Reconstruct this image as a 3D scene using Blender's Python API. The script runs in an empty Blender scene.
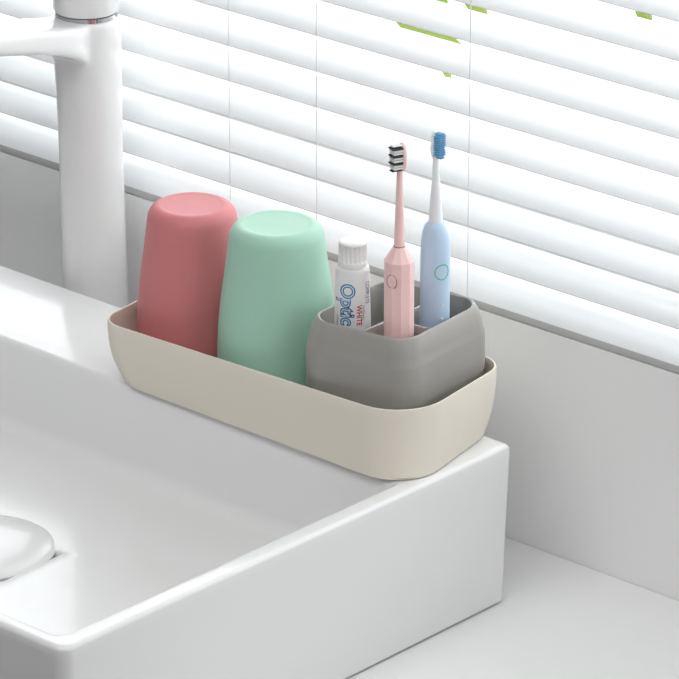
import bpy, bmesh, math, random
from mathutils import Vector, Matrix
random.seed(4)
S = 0.01                      # everything below is written in centimetres
COL = bpy.context.scene.collection
PI = math.pi
YAW = math.radians(42.2)      # heading of the camera, used to turn round things to face the room

# ------------------------------------------------------------------ materials
def mat(name, col, rough=0.5, metal=0.0, coat=0.0, bump=0.0, bscale=200, mottling=0.0, spec=0.5, trans=0.0, sss=0.0, coat_r=0.05):
    m = bpy.data.materials.new(name); m.use_nodes = True
    nt = m.node_tree; b = nt.nodes['Principled BSDF']
    b.inputs['Base Color'].default_value = (*col, 1)
    b.inputs['Roughness'].default_value = rough
    b.inputs['Metallic'].default_value = metal
    b.inputs['Coat Weight'].default_value = coat
    b.inputs['Coat Roughness'].default_value = coat_r
    b.inputs['Specular IOR Level'].default_value = spec
    if sss:
        b.inputs['Subsurface Weight'].default_value = sss
        b.inputs['Subsurface Radius'].default_value = (0.6, 0.5, 0.5)
        b.inputs['Subsurface Scale'].default_value = 0.004
    tc = nt.nodes.new('ShaderNodeTexCoord')
    nz = nt.nodes.new('ShaderNodeTexNoise'); nz.inputs['Scale'].default_value = bscale
    nt.links.new(tc.outputs['Object'], nz.inputs['Vector'])
    if mottling:
        mx = nt.nodes.new('ShaderNodeMix'); mx.data_type = 'RGBA'
        mx.inputs[6].default_value = (*[c*(1-mottling) for c in col], 1)
        mx.inputs[7].default_value = (*[min(1, c*(1+mottling)) for c in col], 1)
        nt.links.new(nz.outputs['Fac'], mx.inputs[0]); nt.links.new(mx.outputs[2], b.inputs['Base Color'])
    if bump:
        bp = nt.nodes.new('ShaderNodeBump'); bp.inputs['Strength'].default_value = bump
        bp.inputs['Distance'].default_value = 0.001
        nt.links.new(nz.outputs['Fac'], bp.inputs['Height']); nt.links.new(bp.outputs['Normal'], b.inputs['Normal'])
    return m
def srgb(r, g, b):
    f = lambda c: (c/255/12.92) if c/255 <= 0.04045 else ((c/255+0.055)/1.055)**2.4
    return (f(r), f(g), f(b))

M = {}
M['ceramic'] = mat('glazed_ceramic', (.83, .83, .83), .2, coat=.22, spec=.4, coat_r=.06)
M['faucet'] = mat('white_lacquer', (.82, .82, .82), .16, coat=.3)
M['chrome'] = mat('chrome', (.5, .5, .51), .12, metal=1)
M['wall'] = mat('wall_paint', (.88, .88, .88), .7, bump=.05, bscale=300)
M['counter'] = mat('counter_stone', (.84, .84, .84), .45, bump=.06, bscale=60, mottling=.015)
M['dark_wall'] = mat('front_wall_light_cut', (.12, .12, .13), .8, bump=.05)  # unseen front wall toned dark to cut fill light on the sink front
M['room'] = mat('room_paint', (.85, .85, .85), .8, bump=.05)
M['floor'] = mat('floor_tile', (.3, .29, .28), .4, mottling=.05, bscale=8)
M['cabinet'] = mat('cabinet_white', (.6, .6, .6), .4, mottling=.02)
M['frame'] = mat('window_frame_white', (.8, .8, .8), .4, mottling=.01)
M['rail'] = mat('rail_enamel', (.5, .5, .5), .45, mottling=.01)
M['cord'] = mat('cord_grey', (.85, .85, .86), .8, bump=.1)
M['tray'] = mat('tray_plastic', srgb(229, 222, 209), .5, bump=.05, bscale=500, spec=.35)
M['holder'] = mat('holder_plastic', srgb(160, 157, 152), .38, bump=.02, bscale=500, spec=.4)
M['pinkcup'] = mat('pink_plastic', srgb(210, 128, 131), .5, bump=.03, bscale=900, spec=.35, sss=.0)
M['greencup'] = mat('green_plastic', srgb(168, 210, 190), .5, bump=.03, bscale=900, spec=.35, sss=.0)
M['pinkbrush'] = mat('pink_handle', srgb(246, 206, 203), .35, mottling=.01)
M['bluebrush'] = mat('blue_handle', srgb(190, 213, 236), .35, mottling=.01)
M['whitebrush'] = mat('white_neck', srgb(238, 242, 246), .3, mottling=.01)
M['ring_dark'] = mat('dark_red_ring', srgb(110, 60, 60), .5, mottling=.02)
M['ring_green'] = mat('green_ring', srgb(70, 190, 150), .4, mottling=.02)
M['seam'] = mat('seam_dark', srgb(150, 95, 95), .5, mottling=.02)
M['bristle_white'] = mat('bristle_white', srgb(235, 235, 235), .6, mottling=.02)
M['bristle_black'] = mat('bristle_charcoal', srgb(45, 42, 46), .6, mottling=.05)
M['bristle_blue'] = mat('bristle_blue', srgb(110, 175, 215), .6, mottling=.05)
M['tube'] = mat('tube_laminate', srgb(238, 238, 238), .3, coat=.2, mottling=.005)
M['tcap'] = mat('cap_white', srgb(236, 236, 234), .4, mottling=.005)
M['ink_blue'] = mat('ink_blue', srgb(22, 92, 150), .45, mottling=.02)
M['ink_cyan'] = mat('ink_light_blue', srgb(190, 225, 242), .45, mottling=.02)
M['ink_red'] = mat('ink_red', srgb(196, 52, 66), .45, mottling=.02)
M['ink_grey'] = mat('ink_grey', srgb(120, 124, 138), .45, mottling=.02)
M['leaf'] = mat('leaf_green', srgb(140, 165, 22), .5, mottling=.15, bscale=60)
M['stem'] = mat('stem_green', srgb(120, 150, 60), .6, mottling=.1)
M['soil'] = mat('soil', (.12, .08, .05), .95, bump=.5)
M['pot'] = mat('pot_clay', (.55, .35, .25), .8, bump=.2)
M['stonesill'] = mat('ledge_stone', (.7, .7, .68), .7, bump=.2)

# slats: white enamel that lets a little daylight through
def slat_mat():
    m = bpy.data.materials.new('slat_enamel'); m.use_nodes = True
    nt = m.node_tree; b = nt.nodes['Principled BSDF']; out = nt.nodes['Material Output']
    b.inputs['Base Color'].default_value = (.86, .87, .88, 1); b.inputs['Roughness'].default_value = .4
    tr = nt.nodes.new('ShaderNodeBsdfTranslucent'); tr.inputs['Color'].default_value = (.86, .88, .9, 1)
    mx = nt.nodes.new('ShaderNodeMixShader'); mx.inputs[0].default_value = .08
    nt.links.new(b.outputs[0], mx.inputs[1]); nt.links.new(tr.outputs[0], mx.inputs[2])
    nt.links.new(mx.outputs[0], out.inputs[0])
    return m
M['slat'] = slat_mat()
def glass_mat():
    m = bpy.data.materials.new('window_glass'); m.use_nodes = True
    nt = m.node_tree; nt.nodes.remove(nt.nodes['Principled BSDF']); out = nt.nodes['Material Output']
    t = nt.nodes.new('ShaderNodeBsdfTransparent'); t.inputs[0].default_value = (.97, .98, .98, 1)
    g = nt.nodes.new('ShaderNodeBsdfGlossy'); g.inputs['Roughness'].default_value = .02
    mx = nt.nodes.new('ShaderNodeMixShader')
    mx.inputs[0].default_value = .05; nt.links.new(t.outputs[0], mx.inputs[1]); nt.links.new(g.outputs[0], mx.inputs[2])
    nt.links.new(mx.outputs[0], out.inputs[0]); return m
M['glass'] = glass_mat()
def fill_glow_mat():
    m = bpy.data.materials.new('fill_glow'); m.use_nodes = True
    b = m.node_tree.nodes['Principled BSDF']
    b.inputs['Emission Color'].default_value = (1, 1, 1, 1); b.inputs['Emission Strength'].default_value = 3.0
    return m
M['added_lamp'] = fill_glow_mat()  # glow for an added ceiling fitting; assigned to no object
# tray: faint hammered facets in the moulding, low on the side
def tray_bump():
    nt = M['tray'].node_tree; b = nt.nodes['Principled BSDF']
    tc = nt.nodes.new('ShaderNodeTexCoord'); v = nt.nodes.new('ShaderNodeTexVoronoi'); v.inputs['Scale'].default_value = 75
    bp = nt.nodes.new('ShaderNodeBump'); bp.inputs['Strength'].default_value = .22; bp.inputs['Distance'].default_value = .0012
    v.feature = 'SMOOTH_F1'
    nt.links.new(tc.outputs['Object'], v.inputs['Vector']); nt.links.new(v.outputs['Distance'], bp.inputs['Height'])
    nt.links.new(bp.outputs['Normal'], b.inputs['Normal'])
tray_bump()

# ------------------------------------------------------------------ helpers
def empty(name, loc, rz=0, label=None, cat=None, group=None, kind=None):
    o = bpy.data.objects.new(name, None); COL.objects.link(o)
    o.location = Vector(loc)*S; o.rotation_euler = (0, 0, rz); o.empty_display_size = .01
    tag(o, label, cat, group, kind); return o
def tag(o, label=None, cat=None, group=None, kind=None):
    if label: o['label'] = label
    if cat: o['category'] = cat
    if group: o['group'] = group
    if kind: o['kind'] = kind
    return o
def obj(name, bm, m, parent=None, smooth=None, loc=(0, 0, 0), recalc=True):
    if recalc: bmesh.ops.recalc_face_normals(bm, faces=bm.faces)
    bmesh.ops.scale(bm, vec=(S, S, S), verts=bm.verts)
    me = bpy.data.meshes.new(name); bm.to_mesh(me); bm.free()
    o = bpy.data.objects.new(name, me); COL.objects.link(o)
    me.materials.append(M[m]); o.location = Vector(loc)*S
    if parent: o.parent = parent
    if smooth is not None:
        for p in me.polygons: p.use_smooth = True
        a = math.radians(smooth)
        bm2 = bmesh.new(); bm2.from_mesh(me)
        for e in bm2.edges:
            if len(e.link_faces) == 2 and e.calc_face_angle(0) > a: e.smooth = False
        bm2.to_mesh(me); bm2.free()
    return o
def box(bm, x0, x1, y0, y1, z0, z1, bev=0, seg=2):
    g = bmesh.ops.create_cube(bm, size=1)
    vs = g['verts']
    bmesh.ops.scale(bm, vec=(x1-x0, y1-y0, z1-z0), verts=vs)
    bmesh.ops.translate(bm, vec=((x0+x1)/2, (y0+y1)/2, (z0+z1)/2), verts=vs)
    if bev:
        es = list({e for v in vs for e in v.link_edges})
        bmesh.ops.bevel(bm, geom=es, offset=bev, segments=seg, profile=.5, affect='EDGES')
def loft(bm, rings, cap0=True, cap1=True, closed=True):
    R = [[bm.verts.new(p) for p in r] for r in rings]
    n = len(R[0])
    for a, b in zip(R, R[1:]):
        for i in range(n if closed else n-1):
            j = (i+1) % n
            bm.faces.new((a[i], a[j], b[j], b[i]))
    if cap0: bm.faces.new(R[0][::-1])
    if cap1: bm.faces.new(R[-1])
    return R
def circ(r, z, n=64, cx=0, cy=0, ry=None, ph=0):
    return [(cx+r*math.cos(ph+2*PI*i/n), cy+(ry if ry else r)*math.sin(ph+2*PI*i/n), z) for i in range(n)]
def lathe(bm, prof, n=64, cx=0, cy=0, cap0=True, cap1=True):
    return loft(bm, [circ(r, z, n, cx, cy) for r, z in prof], cap0, cap1)
def rrect(x0, x1, y0, y1, r, z, n=8):
    pts = []
    for cx, cy, a0 in ((x1-r, y1-r, 0), (x0+r, y1-r, 90), (x0+r, y0+r, 180), (x1-r, y0+r, 270)):
        for i in range(n+1):
            a = math.radians(a0+90*i/n); pts.append((cx+r*math.cos(a), cy+r*math.sin(a), z))
    return pts
def rquad(c, r, zs, n=10, inset=0):
    """rounded four-sided outline; c = corners FL, FR, BR, BL (anticlockwise); zs = function of x or number"""
    P = [Vector(p) for p in c]
    if inset:
        Q = []
        for i in range(4):
            p = P[i]; a = (P[i]-P[i-1]).normalized(); b = (P[(i+1) % 4]-P[i]).normalized()
            na = Vector((-a.y, a.x)); nb = Vector((-b.y, b.x))
            # intersect the two shifted edges
            A = p+na*inset; B = p+nb*inset
            den = a.x*b.y-a.y*b.x
            t = ((B.x-A.x)*b.y-(B.y-A.y)*b.x)/den
            Q.append(A+a*t)
        P = Q
    out = []
    for i in range(4):
        p = P[i]; a = (P[i]-P[i-1]).normalized(); b = (P[(i+1) % 4]-P[i]).normalized()
        ang = math.acos(max(-1, min(1, a.dot(b))))
        rr = r[i] if isinstance(r, (list, tuple)) else r
        t = rr*math.tan(ang/2)
        s = p-a*t; na = Vector((-a.y, a.x)); c0 = s+na*rr
        v0 = s-c0
        for k in range(n+1):
            th = ang*k/n; co, si = math.cos(th), math.sin(th)
            q = c0+Vector((v0.x*co-v0.y*si, v0.x*si+v0.y*co))
            out.append((q.x, q.y, zs(q.x) if callable(zs) else zs))
    return out
def mixring(a, b, t, z):
    return [(p[0]+(q[0]-p[0])*t, p[1]+(q[1]-p[1])*t, z(p[0]+(q[0]-p[0])*t) if callable(z) else z) for p, q in zip(a, b)]
def tube_path(bm, pts, r, n=10):
    rings = []
    for i, p in enumerate(pts):
        p = Vector(p); d = (Vector(pts[min(i+1, len(pts)-1)])-Vector(pts[max(i-1, 0)])).normalized()
        u = d.cross(Vector((0, 0, 1)));
        if u.length < .01: u = d.cross(Vector((1, 0, 0)))
        u.normalize(); v = d.cross(u); rr = r[i] if isinstance(r, (list, tuple)) else r
        rings.append([tuple(p+u*rr*math.cos(2*PI*k/n)+v*rr*math.sin(2*PI*k/n)) for k in range(n)])
    loft(bm, rings)
def text_verts(s, size, bold=0.0, outline=False):
    """flat lettering as (verts, faces) in text space, cm"""
    cu = bpy.data.curves.new('lettering', 'FONT'); cu.body = s; cu.size = size; cu.resolution_u = 3
    cu.offset = bold
    t = bpy.data.objects.new('lettering', cu); COL.objects.link(t)
    dg = bpy.context.evaluated_depsgraph_get(); dg.update()
    me = bpy.data.meshes.new_from_object(t.evaluated_get(dg))
    vs = [tuple(v.co) for v in me.vertices]; fs = [tuple(p.vertices) for p in me.polygons]
    COL.objects.unlink(t); bpy.data.objects.remove(t); bpy.data.curves.remove(cu); bpy.data.meshes.remove(me)
    return vs, fs

# ------------------------------------------------------------------ the room
XL, XR, YF, YB, ZF, ZC = -130, 270, -330, 8.15, -95, 165
WX0, WX1, WZ0, WZ1 = -78, 46, 4.3, 66
bm = bmesh.new()
TH = 18
box(bm, XL, WX0, YB, YB+TH, ZF, ZC); box(bm, WX1, XR, YB, YB+TH, ZF, ZC)
box(bm, WX0, WX1, YB, YB+TH, ZF, WZ0); box(bm, WX0, WX1, YB, YB+TH, WZ1, ZC)
tag(obj('wall_back', bm, 'wall'), kind='structure')
for nm, a in (('wall_left', (XL-10, XL, YF, YB+TH, ZF, ZC)), ('wall_right', (XR, XR+10, YF, YB+TH, ZF, ZC)),
              ('wall_front', (XL-10, XR+10, YF-10, YF, ZF, ZC))):
    bm = bmesh.new(); box(bm, *a); tag(obj(nm, bm, 'dark_wall' if nm == 'wall_front' else 'room'), kind='structure')
bm = bmesh.new(); box(bm, XL-10, XR+10, YF-10, YB+TH, ZF-10, ZF); tag(obj('floor', bm, 'floor'), kind='structure')
bm = bmesh.new(); box(bm, XL-10, XR+10, YF-10, YB+TH, ZC, ZC+10); tag(obj('ceiling', bm, 'room'), kind='structure')
# window: frame with a centre mullion, and the pane
w = empty('window_1', ((WX0+WX1)/2, YB+TH-6, WZ0), kind='structure')
hw = (WX1-WX0)/2; hh = WZ1-WZ0
bm = bmesh.new()
box(bm, -hw, hw, -2, 2, 0, 3.5, .2); box(bm, -hw, hw, -2, 2, hh-3.5, hh, .2)
box(bm, -hw, -hw+3.5, -2, 2, 3.5, hh-3.5, .2); box(bm, hw-3.5, hw, -2, 2, 3.5, hh-3.5, .2)
obj('window_frame', bm, 'frame', w)
bm = bmesh.new(); box(bm, -hw+3.4, hw-3.4, -.2, .2, 3.4, hh-3.4); obj('pane', bm, 'glass', w)

# ------------------------------------------------------------------ venetian blind
bl = empty('venetian_blind', ((WX0+WX1)/2, YB+1.2, WZ0),
           label='white venetian blind with tilted slats filling the window behind the sink', cat='blind')
SX = hw-1.0; SP = 2.45; TILT = math.radians(25); SW = 2.62
ns = int((hh-4.5)/SP)
slat_me = None
for k in range(ns):
    # inner (room side) lower edge of the slat sits at y=-1.15 (local), z = z0
    z0 = .56+SP*k
    if slat_me is None:
        bm = bmesh.new(); top = []; bot = []
        N = 10
        for i in range(N+1):
            u = SW*i/N; cr = .17*(1-(2*i/N-1)**2)
            y = u*math.cos(TILT)-cr*math.sin(TILT); z = u*math.sin(TILT)+cr*math.cos(TILT)
            top.append((y, z)); bot.append((y+.035*math.sin(TILT), z-.06))
        prof = top+bot[::-1]
        loft(bm, [[(x, p[0], p[1]) for p in prof] for x in (-SX, SX)])
        o = obj('slat', bm, 'slat', bl, smooth=50); slat_me = o
    else:
        o = slat_me.copy(); COL.objects.link(o); o.parent = bl
    o.location = Vector((0, -1.15, z0))*S
bm = bmesh.new(); box(bm, -SX, SX, -1.18, .9, .03, .6, .12); obj('bottom_rail', bm, 'rail', bl, smooth=40)
bm = bmesh.new(); box(bm, -SX, SX, -1.2, 1.6, hh-3.6, hh-.02, .15); obj('head_rail', bm, 'frame', bl, smooth=40)
for x in (-58, -30.6, -22.75, -9.7, 12, 34):
    bm = bmesh.new(); tube_path(bm, [(x+16, -1.22, .3), (x+16, -1.22, 30), (x+16, -1.22, hh-3)], .035, 6)
    obj('ladder_cord', bm, 'cord', bl, smooth=60)

# ------------------------------------------------------------------ vanity
bm = bmesh.new(); box(bm, -105, 60, -39.0, YB-.02, -13.8, -10.85, .15)
tag(obj('vanity_countertop', bm, 'counter'), 'pale matt white countertop running under the sink to the wall', 'countertop')
cab = empty('vanity_cabinet', (-22, -8, ZF), label='white vanity cabinet below the pale countertop', cat='cabinet')
bm = bmesh.new(); box(bm, -80, 79, -27, 16, 0.02, -13.85-ZF, .3); obj('body', bm, 'cabinet', cab)
for i in range(3):
    bm = bmesh.new(); x = -78+i*52.5; box(bm, x, x+51, -29, -27.05, 6, 78, .3); d = obj('door', bm, 'cabinet', cab)
    bm = bmesh.new(); box(bm, x+46, x+47.2, -31.4, -29.05, 60, 74, .3); obj('handle', bm, 'chrome', d)

# ------------------------------------------------------------------ vessel sink
X0, X1, Y0, Y1 = -70, .3, -37.9, .75
sk = empty('vessel_sink', (0, 0, -10.84),
           label='white glazed rectangular vessel sink with a shallow basin and flat rear ledge', cat='sink')
ZT = 10.84
rings = []
def outer(d, z, r=.9): q = max(.2, r-d*.5); rings.append(rquad([(X0, Y0), (X1, Y0), (X1, Y1), (X0, Y1)], (q, q, .3, q), z+ZT, 8, inset=d))
for d, z in ((.7, -10.83), (.6, -10.8), (.6, -10.72), (.4, -10.71), (.28, -10.7), (.24, -10.66), (.22, -10.58), (.13, -6), (0, -.7)): outer(d, z)
for a in range(10, 91, 16): outer(.34*(1-math.cos(math.radians(a))), -.34+.34*math.sin(math.radians(a)))
ix0, ix1, iy0, iy1 = X0+1.3, X1-1.5, Y0+1.25, -8.5
def inner(d, z, r=1.0): rings.append(rquad([(ix0, iy0), (ix1, iy0), (ix1, iy1), (ix0, iy1)], (r, r, r*.5, r), z+ZT, 8, inset=d))
for a in range(90, -1, -18): inner(.45*math.cos(math.radians(a))-.45+.0, -.45+.45*math.sin(math.radians(a)))
inner(.12, -2.5); inner(.3, -5.0)
for a in range(15, 91, 15): inner(.3+1.0*(1-math.cos(math.radians(a))), -5.0-1.0*math.sin(math.radians(a)), 1.6)
DX, DY = -22.9, -22.7
inner(3.0, -6.03, 1.8)
last = rings[-1]
def drain_ring(r, z):
    # radial copy of the last rounded rectangle around the drain centre keeps every quad convex
    return [(DX+r*math.cos(t), DY+r*math.sin(t), z+ZT) for t in (math.atan2(p[1]-DY, p[0]-DX) for p in last)]
rings += [drain_ring(6.6, -6.1), drain_ring(5.35, -6.13), drain_ring(5.2, -6.2), drain_ring(5.1, -6.6), drain_ring(3.0, -6.9), drain_ring(1.2, -7.0)]
bm = bmesh.new(); loft(bm, rings); obj('basin', bm, 'ceramic', sk, smooth=55)
bm = bmesh.new()
pr = [(1.0, -6.97), (1.0, -6.6), (4.6, -6.45), (4.78, -6.35), (4.8, -6.22), (4.7, -6.12), (4.4, -6.02), (3.4, -5.85), (2.2, -5.75), (1.0, -5.7), (.3, -5.69)]
lathe(bm, [(r, z+ZT) for r, z in pr], 72, DX, DY); obj('drain_cover', bm, 'ceramic', sk, smooth=50)
sk.location = Vector((0, 0, -10.84))*S

# ------------------------------------------------------------------ faucet (stands on the counter behind the sink)
fa = empty('basin_faucet', (-39.2, 3.75, -10.85), label='tall glossy white basin faucet standing behind the sink at left', cat='faucet')
Z = 10.85
def fcen(z): return (-.25*(z/18), 0)   # a hint of lean
bm = bmesh.new()
prof = [(2.6, -10.83), (2.6, -10.5), (2.3, -10.3), (2.22, -8), (2.2, 0), (2.17, 6), (2.18, 10), (2.22, 13), (2.28, 15), (2.3, 17), (2.3, 18.35), (2.2, 18.5)]
loft(bm, [circ(r, z+Z, 48, *fcen(z)) for r, z in prof])
# spout: a flat bar leaving the body towards the basin; body and spout are one cast piece with a fillet
sec = []
for y, hwid, zt, th in ((1.0, 1.3, 18.2, 2.4), (-.6, 1.5, 18.3, 3.4), (-1.6, 1.75, 18.4, 2.9), (-2.4, 1.95, 18.5, 2.4), (-3.2, 2.1, 18.62, 2.1), (-4.2, 2.15, 18.8, 1.9), (-5.7, 2.15, 19.1, 1.75), (-8, 2.15, 19.5, 1.6), (-12, 2.15, 20.15, 1.4), (-14.5, 2.15, 20.55, 1.3)):
    r = min(.28, th*.3); zc = zt-th/2+Z
    ring = []
    for cx, cz, a0 in ((hwid-r, th/2-r, 0), (-hwid+r, th/2-r, 90), (-hwid+r, -th/2+r, 180), (hwid-r, -th/2+r, 270)):
        for i in range(5):
            a = math.radians(a0+90*i/4); ring.append((cx+r*math.cos(a)-.25, y, zc+cz+r*math.sin(a)))
    sec.append(ring)
loft(bm, sec); fb = obj('spout_body', bm, 'faucet', fa)
md = fb.modifiers.new('remesh', 'REMESH'); md.mode = 'VOXEL'; md.voxel_size = .0011; md.use_smooth_shade = True
md = fb.modifiers.new('smooth', 'SMOOTH'); md.factor = .5; md.iterations = 60
dg = bpy.context.evaluated_depsgraph_get(); me = bpy.data.meshes.new_from_object(fb.evaluated_get(dg))
fb.modifiers.clear(); fb.data = me
for p in me.polygons: p.use_smooth = True
bm = bmesh.new(); lathe(bm, [(1.85, 18.4+Z), (2.12, 18.45+Z), (2.14, 18.72+Z), (1.9, 18.8+Z)], 48, -.25, 0); obj('collar_ring', bm, 'chrome', fa, smooth=40)
bm = bmesh.new()
lathe(bm, [(1.8, 18.7+Z), (2.12, 18.8+Z), (2.2, 19.0+Z), (2.2, 21.6+Z), (2.0, 22+Z), (1.5, 22.1+Z)], 48, -.25, 0)
obj('handle', bm, 'faucet', fa, smooth=40)
bm = bmesh.new(); box(bm, -.9, .4, -7, 0, 21.9+Z, 22.4+Z, .15); obj('lever', bm, 'faucet', fa, smooth=40)

# ------------------------------------------------------------------ tray
rimC = [(-25.4, -9.65), (.15, -8.6), (-1.45, 2.3), (-26.9, 1.3)]
botC = [(-24.6, -8.82), (.45, -9.0), (-1.75, 1.2), (-26.9, .7)]
rz = lambda x: 4.32+.12*(x+26)/26
tr = empty('bathroom_tray', (-12.6, -4, 0.01), label='long beige plastic tray with rounded corners on the rear ledge of the sink', cat='tray')
T = Vector((12.6, 4, -.01))
def tofs(r): return [(p[0]+T.x, p[1]+T.y, p[2]+T.z) for p in r]
ro = rquad(rimC, (1.9, 3.3, 2.0, 2.0), 0); bo = rquad(botC, (2.4, 2.8, 1.8, 1.8), 0)
ri = rquad(rimC, (1.75, 3.15, 1.85, 1.85), 0, inset=.17); bi = rquad(botC, (2.1, 2.5, 1.5, 1.5), 0, inset=.3)
bb = rquad(botC, (1.3, 2.3, 1.5, 1.5), 0, inset=.5)
rings = [mixring(bb, bb, 0, .02)]
def g(t): return 1-(1-t)**2.6
TT = [0, .03, .07, .13, .2, .3, .42, .56, .72, .88, .985]
for t in TT: rings.append(mixring(bo, ro, g(t), (lambda tt: (lambda x: .09+(rz(x)-.09)*tt))(t)))
rm = mixring(ro, ri, .5, lambda x: rz(x)+.05)
rings.append(mixring(ro, ri, .2, lambda x: rz(x)+.035)); rings.append(rm); rings.append(mixring(ro, ri, .8, lambda x: rz(x)+.035))
for t in TT[::-1]: rings.append(mixring(bi, ri, g(t), (lambda tt: (lambda x: .3+(rz(x)-.3)*tt))(t)))
rings.append(mixring(rquad(botC, 1, 0, inset=.6), rquad(botC, 1, 0, inset=.6), 0, .27))
bm = bmesh.new(); loft(bm, [tofs(r) for r in rings]); obj('tray_body', bm, 'tray', tr, smooth=50)

# ------------------------------------------------------------------ cups (upside down)
def cup(name, m, x, y, h, rt, rb, label):
    c = empty(name, (x, y, .3), label=label, cat='cup', group='upturned plastic cups in the tray')
    pr = []
    # outer wall from the mouth (down) up to the rounded shoulder and the flat base on top
    for k in range(15):
        t = k/14; z = .12+(h-1.0)*t
        pr.append((rb-(rb-rt)*(t**2.0)+.14*math.sin(PI*min(1, t*1.25))-.36*max(0, 1-t/.3)**1.5, z))
    r0, z0 = pr[-1]
    for a in (15, 30, 45, 60, 75, 90):
        a = math.radians(a); pr.append((r0-.6+.6*math.cos(a)-.1*math.sin(a), z0+.8*math.sin(a)))
    rr_ = pr[-1][0]
    pr += [(rr_-.1, pr[-1][1]+.01), (rr_-.2, pr[-1][1]-.01), (rr_-.34, pr[-1][1]-.025), (.4, pr[-1][1]-.01)]
    zin = pr[-1][1]-.25
    inn = [(.4, zin), (rr_-.3, zin), (r0-.25, z0)] + [(rb-(rb-rt)*((k/14)**2.0)-.12-.36*max(0, 1-k/14/.3)**1.5, .12+(h-1.0)*k/14) for k in range(12, -1, -1)]
    full = [(rb-.44, .0)]+pr
    bm = bmesh.new(); lathe(bm, [(rb-.52, .02)]+full[0:1]+pr+inn, 80, cap0=False, cap1=False)
    # close the ends: both top discs and the lip
    bm.verts.ensure_lookup_table()
    n = 80; nr = len([1])+1+len(pr)+len(inn)
    iA = 1+len(pr); iB = iA+1
    R = [[bm.verts[r*n+i] for i in range(n)] for r in range(nr)]
    for f in [f for f in bm.faces if all(v in set(R[iA]+R[iB]) for v in f.verts)]: bm.faces.remove(f)
    bm.faces.new(R[iA]); bm.faces.new(R[iB][::-1])
    for i in range(n):
        j = (i+1) % n; bm.faces.new((R[-1][i], R[-1][j], R[0][j], R[0][i]))
    obj('cup_body', bm, m, c, smooth=60); return c
cup('pink_cup', 'pinkcup', -22.15, -4.2, 11.3, 2.85, 3.56, 'dusty pink plastic cup standing upside down at the left end of the tray').name = 'plastic_cup'
cup('plastic_cup', 'greencup', -14.6, -4.45, 12.0, 2.98, 3.72, 'mint green plastic cup standing upside down in the middle of the tray')

# ------------------------------------------------------------------ toothbrush holder
topC = [(-9.05, -8.0), (-1.8, -6.72), (-2.6, 1.7), (-9.9, .5)]
lowC = [(-8.9, -7.95), (-1.65, -7.0), (-2.5, .5), (-9.3, .2)]
hc = Vector((-5.95, -3.05, .3))
def hofs(r): return [(p[0]-hc.x, p[1]-hc.y, p[2]-hc.z) for p in r]
th = empty('toothbrush_holder', tuple(hc), label='warm grey plastic toothbrush holder with three compartments at the right end of the tray', cat='toothbrush holder')
HZ = 8.45
def hring(ins, z, r=1.5): return rquad(topC, r, z, inset=ins)
def lring(ins, z): return rquad(lowC, 1.5, z, inset=ins)
rings = [lring(.3, .32), lring(.05, .36), lring(-.02, .7), mixring(lring(0, 1), hring(-.38, 1), .35, 2.2), hring(-.38, 4.2), hring(-.38, 5.5), hring(-.36, 6.5), hring(-.34, 6.75), hring(-.3, 6.85), hring(-.25, 7.3), hring(-.14, 7.9), hring(.02, 8.3), hring(.07, HZ-.04), hring(.14, HZ), hring(.22, HZ-.04), hring(.26, HZ-.15, 1.3), hring(.3, 5, 1.3), hring(.35, .9, 1.2), hring(.6, .7, 1)]
bm = bmesh.new(); loft(bm, [hofs(r) for r in rings]); obj('shell', bm, 'holder', th, smooth=40)
def lerp2(a, b, t): return (a[0]+(b[0]-a[0])*t, a[1]+(b[1]-a[1])*t)
def wallpiece(a, b, w=.13, low=0.0):
    a = Vector(a); b = Vector(b); d = (b-a).normalized(); n = Vector((-d.y, d.x))*w
    bm = bmesh.new()
    c = b-d*low
    def q(s, z, e=b): return [(v.x-hc.x, v.y-hc.y, z-hc.z) for v in (a+n*s, e+n*s, e-n*s, a-n*s)]
    loft(bm, [q(1, .72, c), q(1, 4.4), q(1, HZ-.2), q(.6, HZ-.1)])
    return obj('divider', bm, 'holder', th, smooth=30)
ins = [p for p in ((-8.7, -7.6), (-2.2, -6.5), (-3.15, 1.55), (-9.65, .4))]
A = lerp2(ins[0], ins[1], .54); B = lerp2(ins[3], ins[2], .62)
A = (-5.12, -6.98); B = (-5.35, 1.15)
wallpiece(A, B, low=1.35)
wallpiece((-5.07, -4.35), (-2.62, -3.95))

# ------------------------------------------------------------------ electric toothbrushes
def ring_mesh(bm, R, r, pos, axis_u, axis_v, n=40, m=8, ry=1.0):
    rings = []
    nrm = axis_u.cross(axis_v)
    for i in range(n):
        t = 2*PI*i/n; d = axis_u*math.cos(t)+axis_v*math.sin(t)*ry
        c = pos+d*R
        dn = d.normalized()
        rings.append([tuple(c+dn*r*math.cos(2*PI*k/m)+nrm*r*.6*math.sin(2*PI*k/m)) for k in range(m)])
    V = [[bm.verts.new(p) for p in q] for q in rings]
    for i in range(n):
        for k in range(m):
            bm.faces.new((V[i][k], V[i][(k+1) % m], V[(i+1) % n][(k+1) % m], V[(i+1) % n][k]))
U3 = Vector((1, 0, 0)); V3 = Vector((0, 0, 1))
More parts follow.
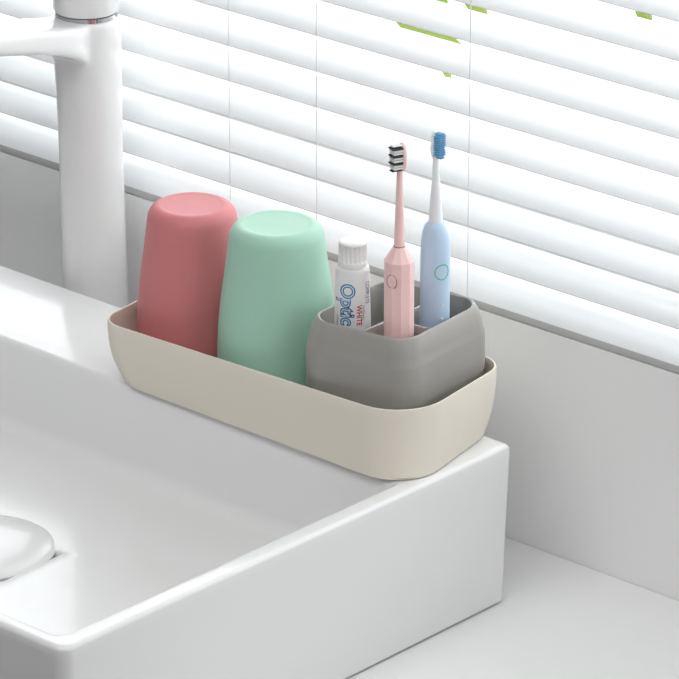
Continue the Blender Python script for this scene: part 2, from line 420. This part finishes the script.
# pink, eight sided
PB = (-3.72, -5.28, .72)
pb = empty('electric_toothbrush', PB, YAW, 'faceted pale pink electric toothbrush with a round button in the grey holder', 'toothbrush', 'electric toothbrushes in the holder')
b0 = PB[2]
bm = bmesh.new()
def octr(r, z): return [(r*math.cos(PI/5*i+PI/10+.12), r*math.sin(PI/5*i+PI/10+.12), z-b0) for i in range(10)]
loft(bm, [octr(.78, b0), octr(.88, b0+.15), octr(.93, 5), octr(.93, 12.85), octr(.36, 13.76)])
obj('handle', bm, 'pinkbrush', pb, smooth=10)
bm = bmesh.new(); lathe(bm, [(.36, 13.74-b0), (.36, 13.8-b0)], 24); obj('seam_ring', bm, 'seam', pb, smooth=40)
bm = bmesh.new()
lathe(bm, [(.34, 13.8-b0), (.32, 14.2-b0), (.26, 16-b0), (.21, 17.6-b0), (.19, 18.4-b0), (.2, 18.7-b0)], 24)
nk = obj('neck', bm, 'pinkbrush', pb, smooth=40)
# head: flat oval paddle with its bristles facing left towards the room
def head(parent, zc, hl, hwid, ang, m_back, rows, base, dx=0.0):
    bm = bmesh.new()
    d = Vector((math.cos(ang), math.sin(ang), 0)); s = Vector((-d.y, d.x, 0))
    rg = []
    for off, k in ((-.2, .8), (-.14, 1), (.0, 1), (.05, .9)):
        rg.append([tuple(d*off+s*hwid*k*math.cos(2*PI*i/24)+Vector((dx, 0, zc-base))+Vector((0, 0, hl*k*(1 if k > .85 else .95)*math.sin(2*PI*i/24)))) for i in range(24)])
    loft(bm, rg); hd = obj('brush_head', bm, m_back, parent, smooth=50)
    for name, mm, pts, hgt, rad in rows:
        bm = bmesh.new()
        for a, z in pts:
            c = d*.04+s*a+Vector((dx, 0, zc+z-base))
            rr = []
            for q in (0, hgt):
                rr.append([tuple(c+d*q+s*rad*math.cos(2*PI*i/7)+Vector((0, 0, rad*math.sin(2*PI*i/7)))) for i in range(7)])
            loft(bm, rr)
        obj(name, bm, mm, hd)
grid = [(a*.14, z*.155) for a in (-2, -1, 0, 1, 2) for z in range(-5, 6) if (a/2.9)**2+(z/5.6)**2 < 1]
dark = [p for i, p in enumerate(grid) if round(p[1]/.155) in (-5, -2, 1, 4)]
lite = [p for p in grid if p not in dark]
head(pb, 19.45, .92, .38, math.radians(-152), 'pinkbrush', [('bristles', 'bristle_white', lite, .62, .055), ('bristles', 'bristle_black', dark, .68, .055)], b0, dx=.1)
# button
bm = bmesh.new(); an = math.radians(-90-30)
nd = Vector((math.cos(an), math.sin(an), 0)); ud = Vector((-nd.y, nd.x, 0))
ring_mesh(bm, .34, .02, nd*.9+Vector((0, 0, 11.75-b0)), ud, V3, ry=1.25); obj('button_ring', bm, 'ring_dark', pb)
bm = bmesh.new()
loft(bm, [[tuple(nd*q+Vector((0, 0, 11.75-b0))+ud*k*math.cos(2*PI*i/32)+V3*k*1.25*math.sin(2*PI*i/32)) for i in range(32)] for q, k in ((.8, .33), (.9, .33), (.915, .3))])
obj('button', bm, 'pinkbrush', pb, smooth=40)
# blue, round
BB = (-3.82, -1.85, .72); b1 = BB[2]
bb_ = empty('electric_toothbrush', BB, YAW, 'smooth pale blue electric toothbrush with white neck and green ring button', 'toothbrush', 'electric toothbrushes in the holder')
bm = bmesh.new()
lathe(bm, [(.75, 0), (.85, .12), (.9, 1), (.91, 8), (.91, 12.4-b1), (.88, 13.1-b1), (.8, 13.7-b1), (.68, 14.1-b1), (.5, 14.35-b1), (.35, 14.42-b1)], 48)
# wavy facets low on the handle
for v in bm.verts:
    z = v.co.z+b1
    if 4 < z < 9.8:
        a = math.atan2(v.co.y, v.co.x)
obj('handle', bm, 'bluebrush', bb_, smooth=60)
bm = bmesh.new()
random.seed(9)
rg = []
for k in range(9):
    z = 6.6+3.2*k/8
    am = .035*(1-k/8)
    rg.append([((.905+am*abs(math.sin(3.5*(2*PI*i/48)+k*.7)))*math.cos(2*PI*i/48), (.905+am*abs(math.sin(3.5*(2*PI*i/48)+k*.7)))*math.sin(2*PI*i/48), z-b1) for i in range(48)])
loft(bm, rg); obj('grip_pattern', bm, 'bluebrush', bb_, smooth=12)
bm = bmesh.new()
lathe(bm, [(.44, 14.38-b1), (.43, 14.6-b1), (.36, 15.4-b1), (.28, 16.6-b1), (.22, 17.6-b1), (.2, 18.3-b1), (.24, 18.6-b1)], 24)
obj('neck', bm, 'whitebrush', bb_, smooth=40)
gridb = [(a*.13, z*.15) for a in (-2, -1, 0, 1, 2) for z in range(-5, 6) if (a/2.9)**2+(z/5.6)**2 < 1]
head(bb_, 19.3, .9, .38, math.radians(-40), 'whitebrush', [('bristles', 'bristle_blue', gridb, .5, .05)], b1, dx=-.02)
bm = bmesh.new(); an = math.radians(-90+28); nd = Vector((math.cos(an), math.sin(an), 0)); ud = Vector((-nd.y, nd.x, 0))
def wrap_ring(bm, R, r, nd, ud, zc, rad, n=48, m=6):
    V = []
    for i in range(n):
        t = 2*PI*i/n; u = R*math.cos(t); z = R*math.sin(t); ph = u/rad
        ct = nd*rad*math.cos(ph)+ud*rad*math.sin(ph)+Vector((0, 0, z+zc)); nn = (nd*math.cos(ph)+ud*math.sin(ph)); tt = ud*math.cos(ph)-nd*math.sin(ph)
        dd = (tt*math.cos(t)+V3*math.sin(t))
        V.append([bm.verts.new(ct+dd*r*math.cos(2*PI*k/m)+nn*r*.7*math.sin(2*PI*k/m)) for k in range(m)])
    for i in range(n):
        for k in range(m): bm.faces.new((V[i][k], V[i][(k+1) % m], V[(i+1) % n][(k+1) % m], V[(i+1) % n][k]))
wrap_ring(bm, .48, .035, nd, ud, 11.35-b1, .915); obj('button_ring', bm, 'ring_green', bb_, smooth=60)
for z in (9.25, 8.3):
    bm = bmesh.new()
    pp = nd*.97+Vector((0, 0, z-b1))
    loft(bm, [[tuple(pp+nd*q+ud*.075*math.cos(2*PI*i/12)+V3*.075*math.sin(2*PI*i/12)) for i in range(12)] for q in (-.05, .03)])
    obj('indicator_light', bm, 'bristle_white', bb_)

# ------------------------------------------------------------------ toothpaste
TP = (-7.3, -5.5, .75); t0 = TP[2]
tp = empty('toothpaste_tube', TP, YAW-.05, 'white toothpaste tube with blue outlined lettering standing cap up in the grey holder', 'toothpaste')
ZS, ZSEAM = 11.72, t0
def tube_ab(z):
    t = (z-t0)/(ZS-t0)             # 0 at the flat seam, 1 at the shoulder
    return 1.3-.27*t, .08+.84*(1-(1-t)**1.7)
rings = []
for k in range(25):
    z = t0+(ZS-.35-t0)*k/24; a, b = tube_ab(z)
    rings.append([(a*math.cos(2*PI*i/64), b*math.sin(2*PI*i/64), z-t0) for i in range(64)])
a, b = tube_ab(ZS-.35)
for q, z in ((.99, ZS-.22), (.95, ZS-.1), (.9, ZS-.03), (.7, ZS+.0)):
    rings.append([(a*q*math.cos(2*PI*i/64), b*q*math.sin(2*PI*i/64), z-t0) for i in range(64)])
bm = bmesh.new(); loft(bm, rings); tb = obj('tube_body', bm, 'tube', tp, smooth=50)
bm = bmesh.new(); N = 128; rings = []
for z, r, ridge in ((11.66, .84, 0), (11.7, .9, 0), (11.95, .9, 0), (12.0, .89, .0), (12.06, .88, .1), (13.05, .86, .1), (13.12, .86, 0), (13.22, .83, 0), (13.27, .76, 0)):
    rings.append([((r-ridge*(.5+.5*math.cos(18*2*PI*i/N)))*math.cos(2*PI*i/N), (r-ridge*(.5+.5*math.cos(18*2*PI*i/N)))*math.sin(2*PI*i/N), z-t0) for i in range(N)])
loft(bm, rings); obj('cap', bm, 'tcap', tp, smooth=50)
def print_on_tube(s, size, u0, ztop, m, lift, bold=0.0, sx=1.0, name='printed_lettering'):
    vs, fs = text_verts(s, size, bold)
    bm0 = bmesh.new()
    V = [bm0.verts.new(v) for v in vs]
    for f in fs:
        try: bm0.faces.new([V[i] for i in f])
        except ValueError: pass
    bmesh.ops.triangulate(bm0, faces=bm0.faces)
    bmesh.ops.subdivide_edges(bm0, edges=[e for e in bm0.edges if e.calc_length() > .12], cuts=2)
    for v in bm0.verts:
        z = ztop-v.co.x*sx; u = u0+v.co.y       # reads downwards, tops of the letters to the right
        aa, b_ = tube_ab(z); aa += lift; b_ += lift
        u = max(-aa*.98, min(aa*.98, u))
        v.co = Vector((u, -b_*math.sqrt(max(0, 1-(u/aa)**2)), z-t0))
    for f in bm0.faces:
        f.normal_update()
        if f.normal.y > 0: f.normal_flip()
    return obj(name, bm0, m, tb, recalc=False)
print_on_tube('Optic', 1.2, -.66, 10.75, 'ink_blue', .012, bold=.055)
print_on_tube('Optic', 1.2, -.66, 10.75, 'ink_cyan', .02, bold=-.01)
print_on_tube('WHITE', .44, .3, 9.35, 'ink_red', .012, bold=.008)
print_on_tube('toothpaste', .22, .64, 9.3, 'ink_grey', .012)
print_on_tube('COMPLETE', .3, .82, 10.8, 'ink_grey', .012)
print_on_tube('whitening', .2, -.95, 8.6, 'ink_grey', .012)

# ------------------------------------------------------------------ plant outside the window
PX, PY, PZ = -26, 38, 62
pl = empty('hanging_planter', (PX, PY, PZ), label='green trailing plant outside, its leaves glimpsed through the upper slats', cat='plant')
bm = bmesh.new(); lathe(bm, [(4.5, 0), (6.5, 9), (7, 9), (7, 10.5), (6.3, 10.5), (6, 9), (.5, 9)], 40); obj('pot', bm, 'pot', pl, smooth=40)
bm = bmesh.new(); lathe(bm, [(5.9, 8.8), (5.9, 9.3), (3, 9.6), (.5, 9.7)], 32); obj('soil', bm, 'soil', pl)
bm = bmesh.new(); tube_path(bm, [(0, YB+TH-PY+.05, 30), (0, 0, 30), (0, 0, 28)], .5, 8); tube_path(bm, [(0, YB+TH-PY+.05, 20), (0, -4, 30)], .4, 8)
for k in range(3):
    a = 2*PI*k/3+.4; tube_path(bm, [(0, 0, 28.2), (6.6*math.cos(a), 6.6*math.sin(a), 10.2)], .12, 6)
obj('bracket', bm, 'chrome', pl, smooth=60)
def leaf(bm, root, tip, wid, face=(0.0, -1, .35)):
    root = Vector(root); tip = Vector(tip); d = tip-root; L = d.length; dn = d.normalized()
    up = Vector(face); side = dn.cross(up).normalized(); up = side.cross(dn)
    rows = []
    for i in range(11):
        t = i/10; wd = wid*math.sin(PI*min(1, t**.75*.97+.03))
        c = root+d*t+up*(math.sin(PI*t)*L*.08)
        rows.append([c-side*wd+up*wd*.2, c-side*wd*.5+up*wd*.08, c, c+side*wd*.5+up*wd*.08, c+side*wd+up*wd*.2,
                     c+side*wd*.5+up*(wd*.08-.06), c-up*.08, c-side*wd*.5+up*(wd*.08-.06)])
    loft(bm, [[tuple(p) for p in r] for r in rows])
P0 = Vector((PX, PY, PZ))
for root, tip, wd in (((-39.5, 34, 12.2), (-30.2, 34, 9.4), 1.05), ((-34.6, 34.4, 14.6), (-33.4, 34.2, 6.4), .85), ((-32.6, 34, 16), (-29.4, 34, 12), .8), ((-16.8, 34, 20), (-15.0, 34, 13.8), .75), ((-14.6, 34, 17.6), (-10, 34, 17.2), .7), ((-36, 34, 18), (-38, 34, 14.4), .8), ((-24, 34, 24), (-21, 34, 19.5), 1.1)):
    bm = bmesh.new(); leaf(bm, tuple(Vector(root)-P0), tuple(Vector(tip)-P0), wd); obj('leaf', bm, 'leaf', pl, smooth=60)
    q = Vector(root)-P0
    bm = bmesh.new(); tube_path(bm, [(q.x*.1, -1, 9.4), (q.x*.5, -6.6, 10.8), (q.x*.7, -6.9, 4), (q.x*.9, q.y-1, -15), (q.x, q.y, q.z)], [.2, .2, .18, .15, .1], 8); obj('stem', bm, 'stem', pl, smooth=60)
bm = bmesh.new(); box(bm, -110, 80, YB+TH+.02, 60, -40, -10.02, .5); tag(obj('trim_1', bm, 'stonesill'), kind='structure')

# ------------------------------------------------------------------ light
wd = bpy.data.worlds.new('sky'); bpy.context.scene.world = wd; wd.use_nodes = True
nt = wd.node_tree; bg = nt.nodes['Background']
bg.inputs[0].default_value = (.97, .985, 1, 1); bg.inputs[1].default_value = 3.7
def area(name, loc, target, sx, sy, power, col=(1, 1, 1)):
    l = bpy.data.lights.new(name, 'AREA'); l.shape = 'RECTANGLE'; l.size = sx*S; l.size_y = sy*S; l.energy = power; l.color = col
    o = bpy.data.objects.new(name, l); COL.objects.link(o); o.location = Vector(loc)*S
    o.rotation_euler = (Vector(target)-Vector(loc)).to_track_quat('-Z', 'Y').to_euler(); return o
area('ceiling_fill_light', (30, -90, 160), (20, -50, 0), 150, 100, 28)  # added overhead fill to brighten the enclosed room
area('side_fill_light', (262, -60, 60), (0, -10, 0), 120, 130, 11)  # added fill from the right; wall_right has no window
lp = empty('added_ceiling_panel', (30, -90, ZC-2.6), label='flat white panel added out of view above the ceiling fill light', cat='added_lamp')  # unseen panel added to dress the overhead fill; gives no light itself
bm = bmesh.new(); box(bm, -80, 80, -60, 60, .1, 2.55, .4); obj('housing', bm, 'frame', lp)

# ------------------------------------------------------------------ camera
cam = bpy.data.cameras.new('camera'); co = bpy.data.objects.new('camera', cam); COL.objects.link(co)
co.location = Vector((154.48, -185.11, 105.73))*S
co.rotation_euler = (math.radians(90-22.266), 0, YAW)
cam.sensor_width = 36; cam.lens = 225.97; cam.clip_start = .05; cam.clip_end = 50
sc = bpy.context.scene; sc.camera = co
vs = sc.view_settings; vs.view_transform = 'Standard'; vs.look = 'None'; vs.gamma = 1; vs.exposure = 0.0; vs.use_curve_mapping = False
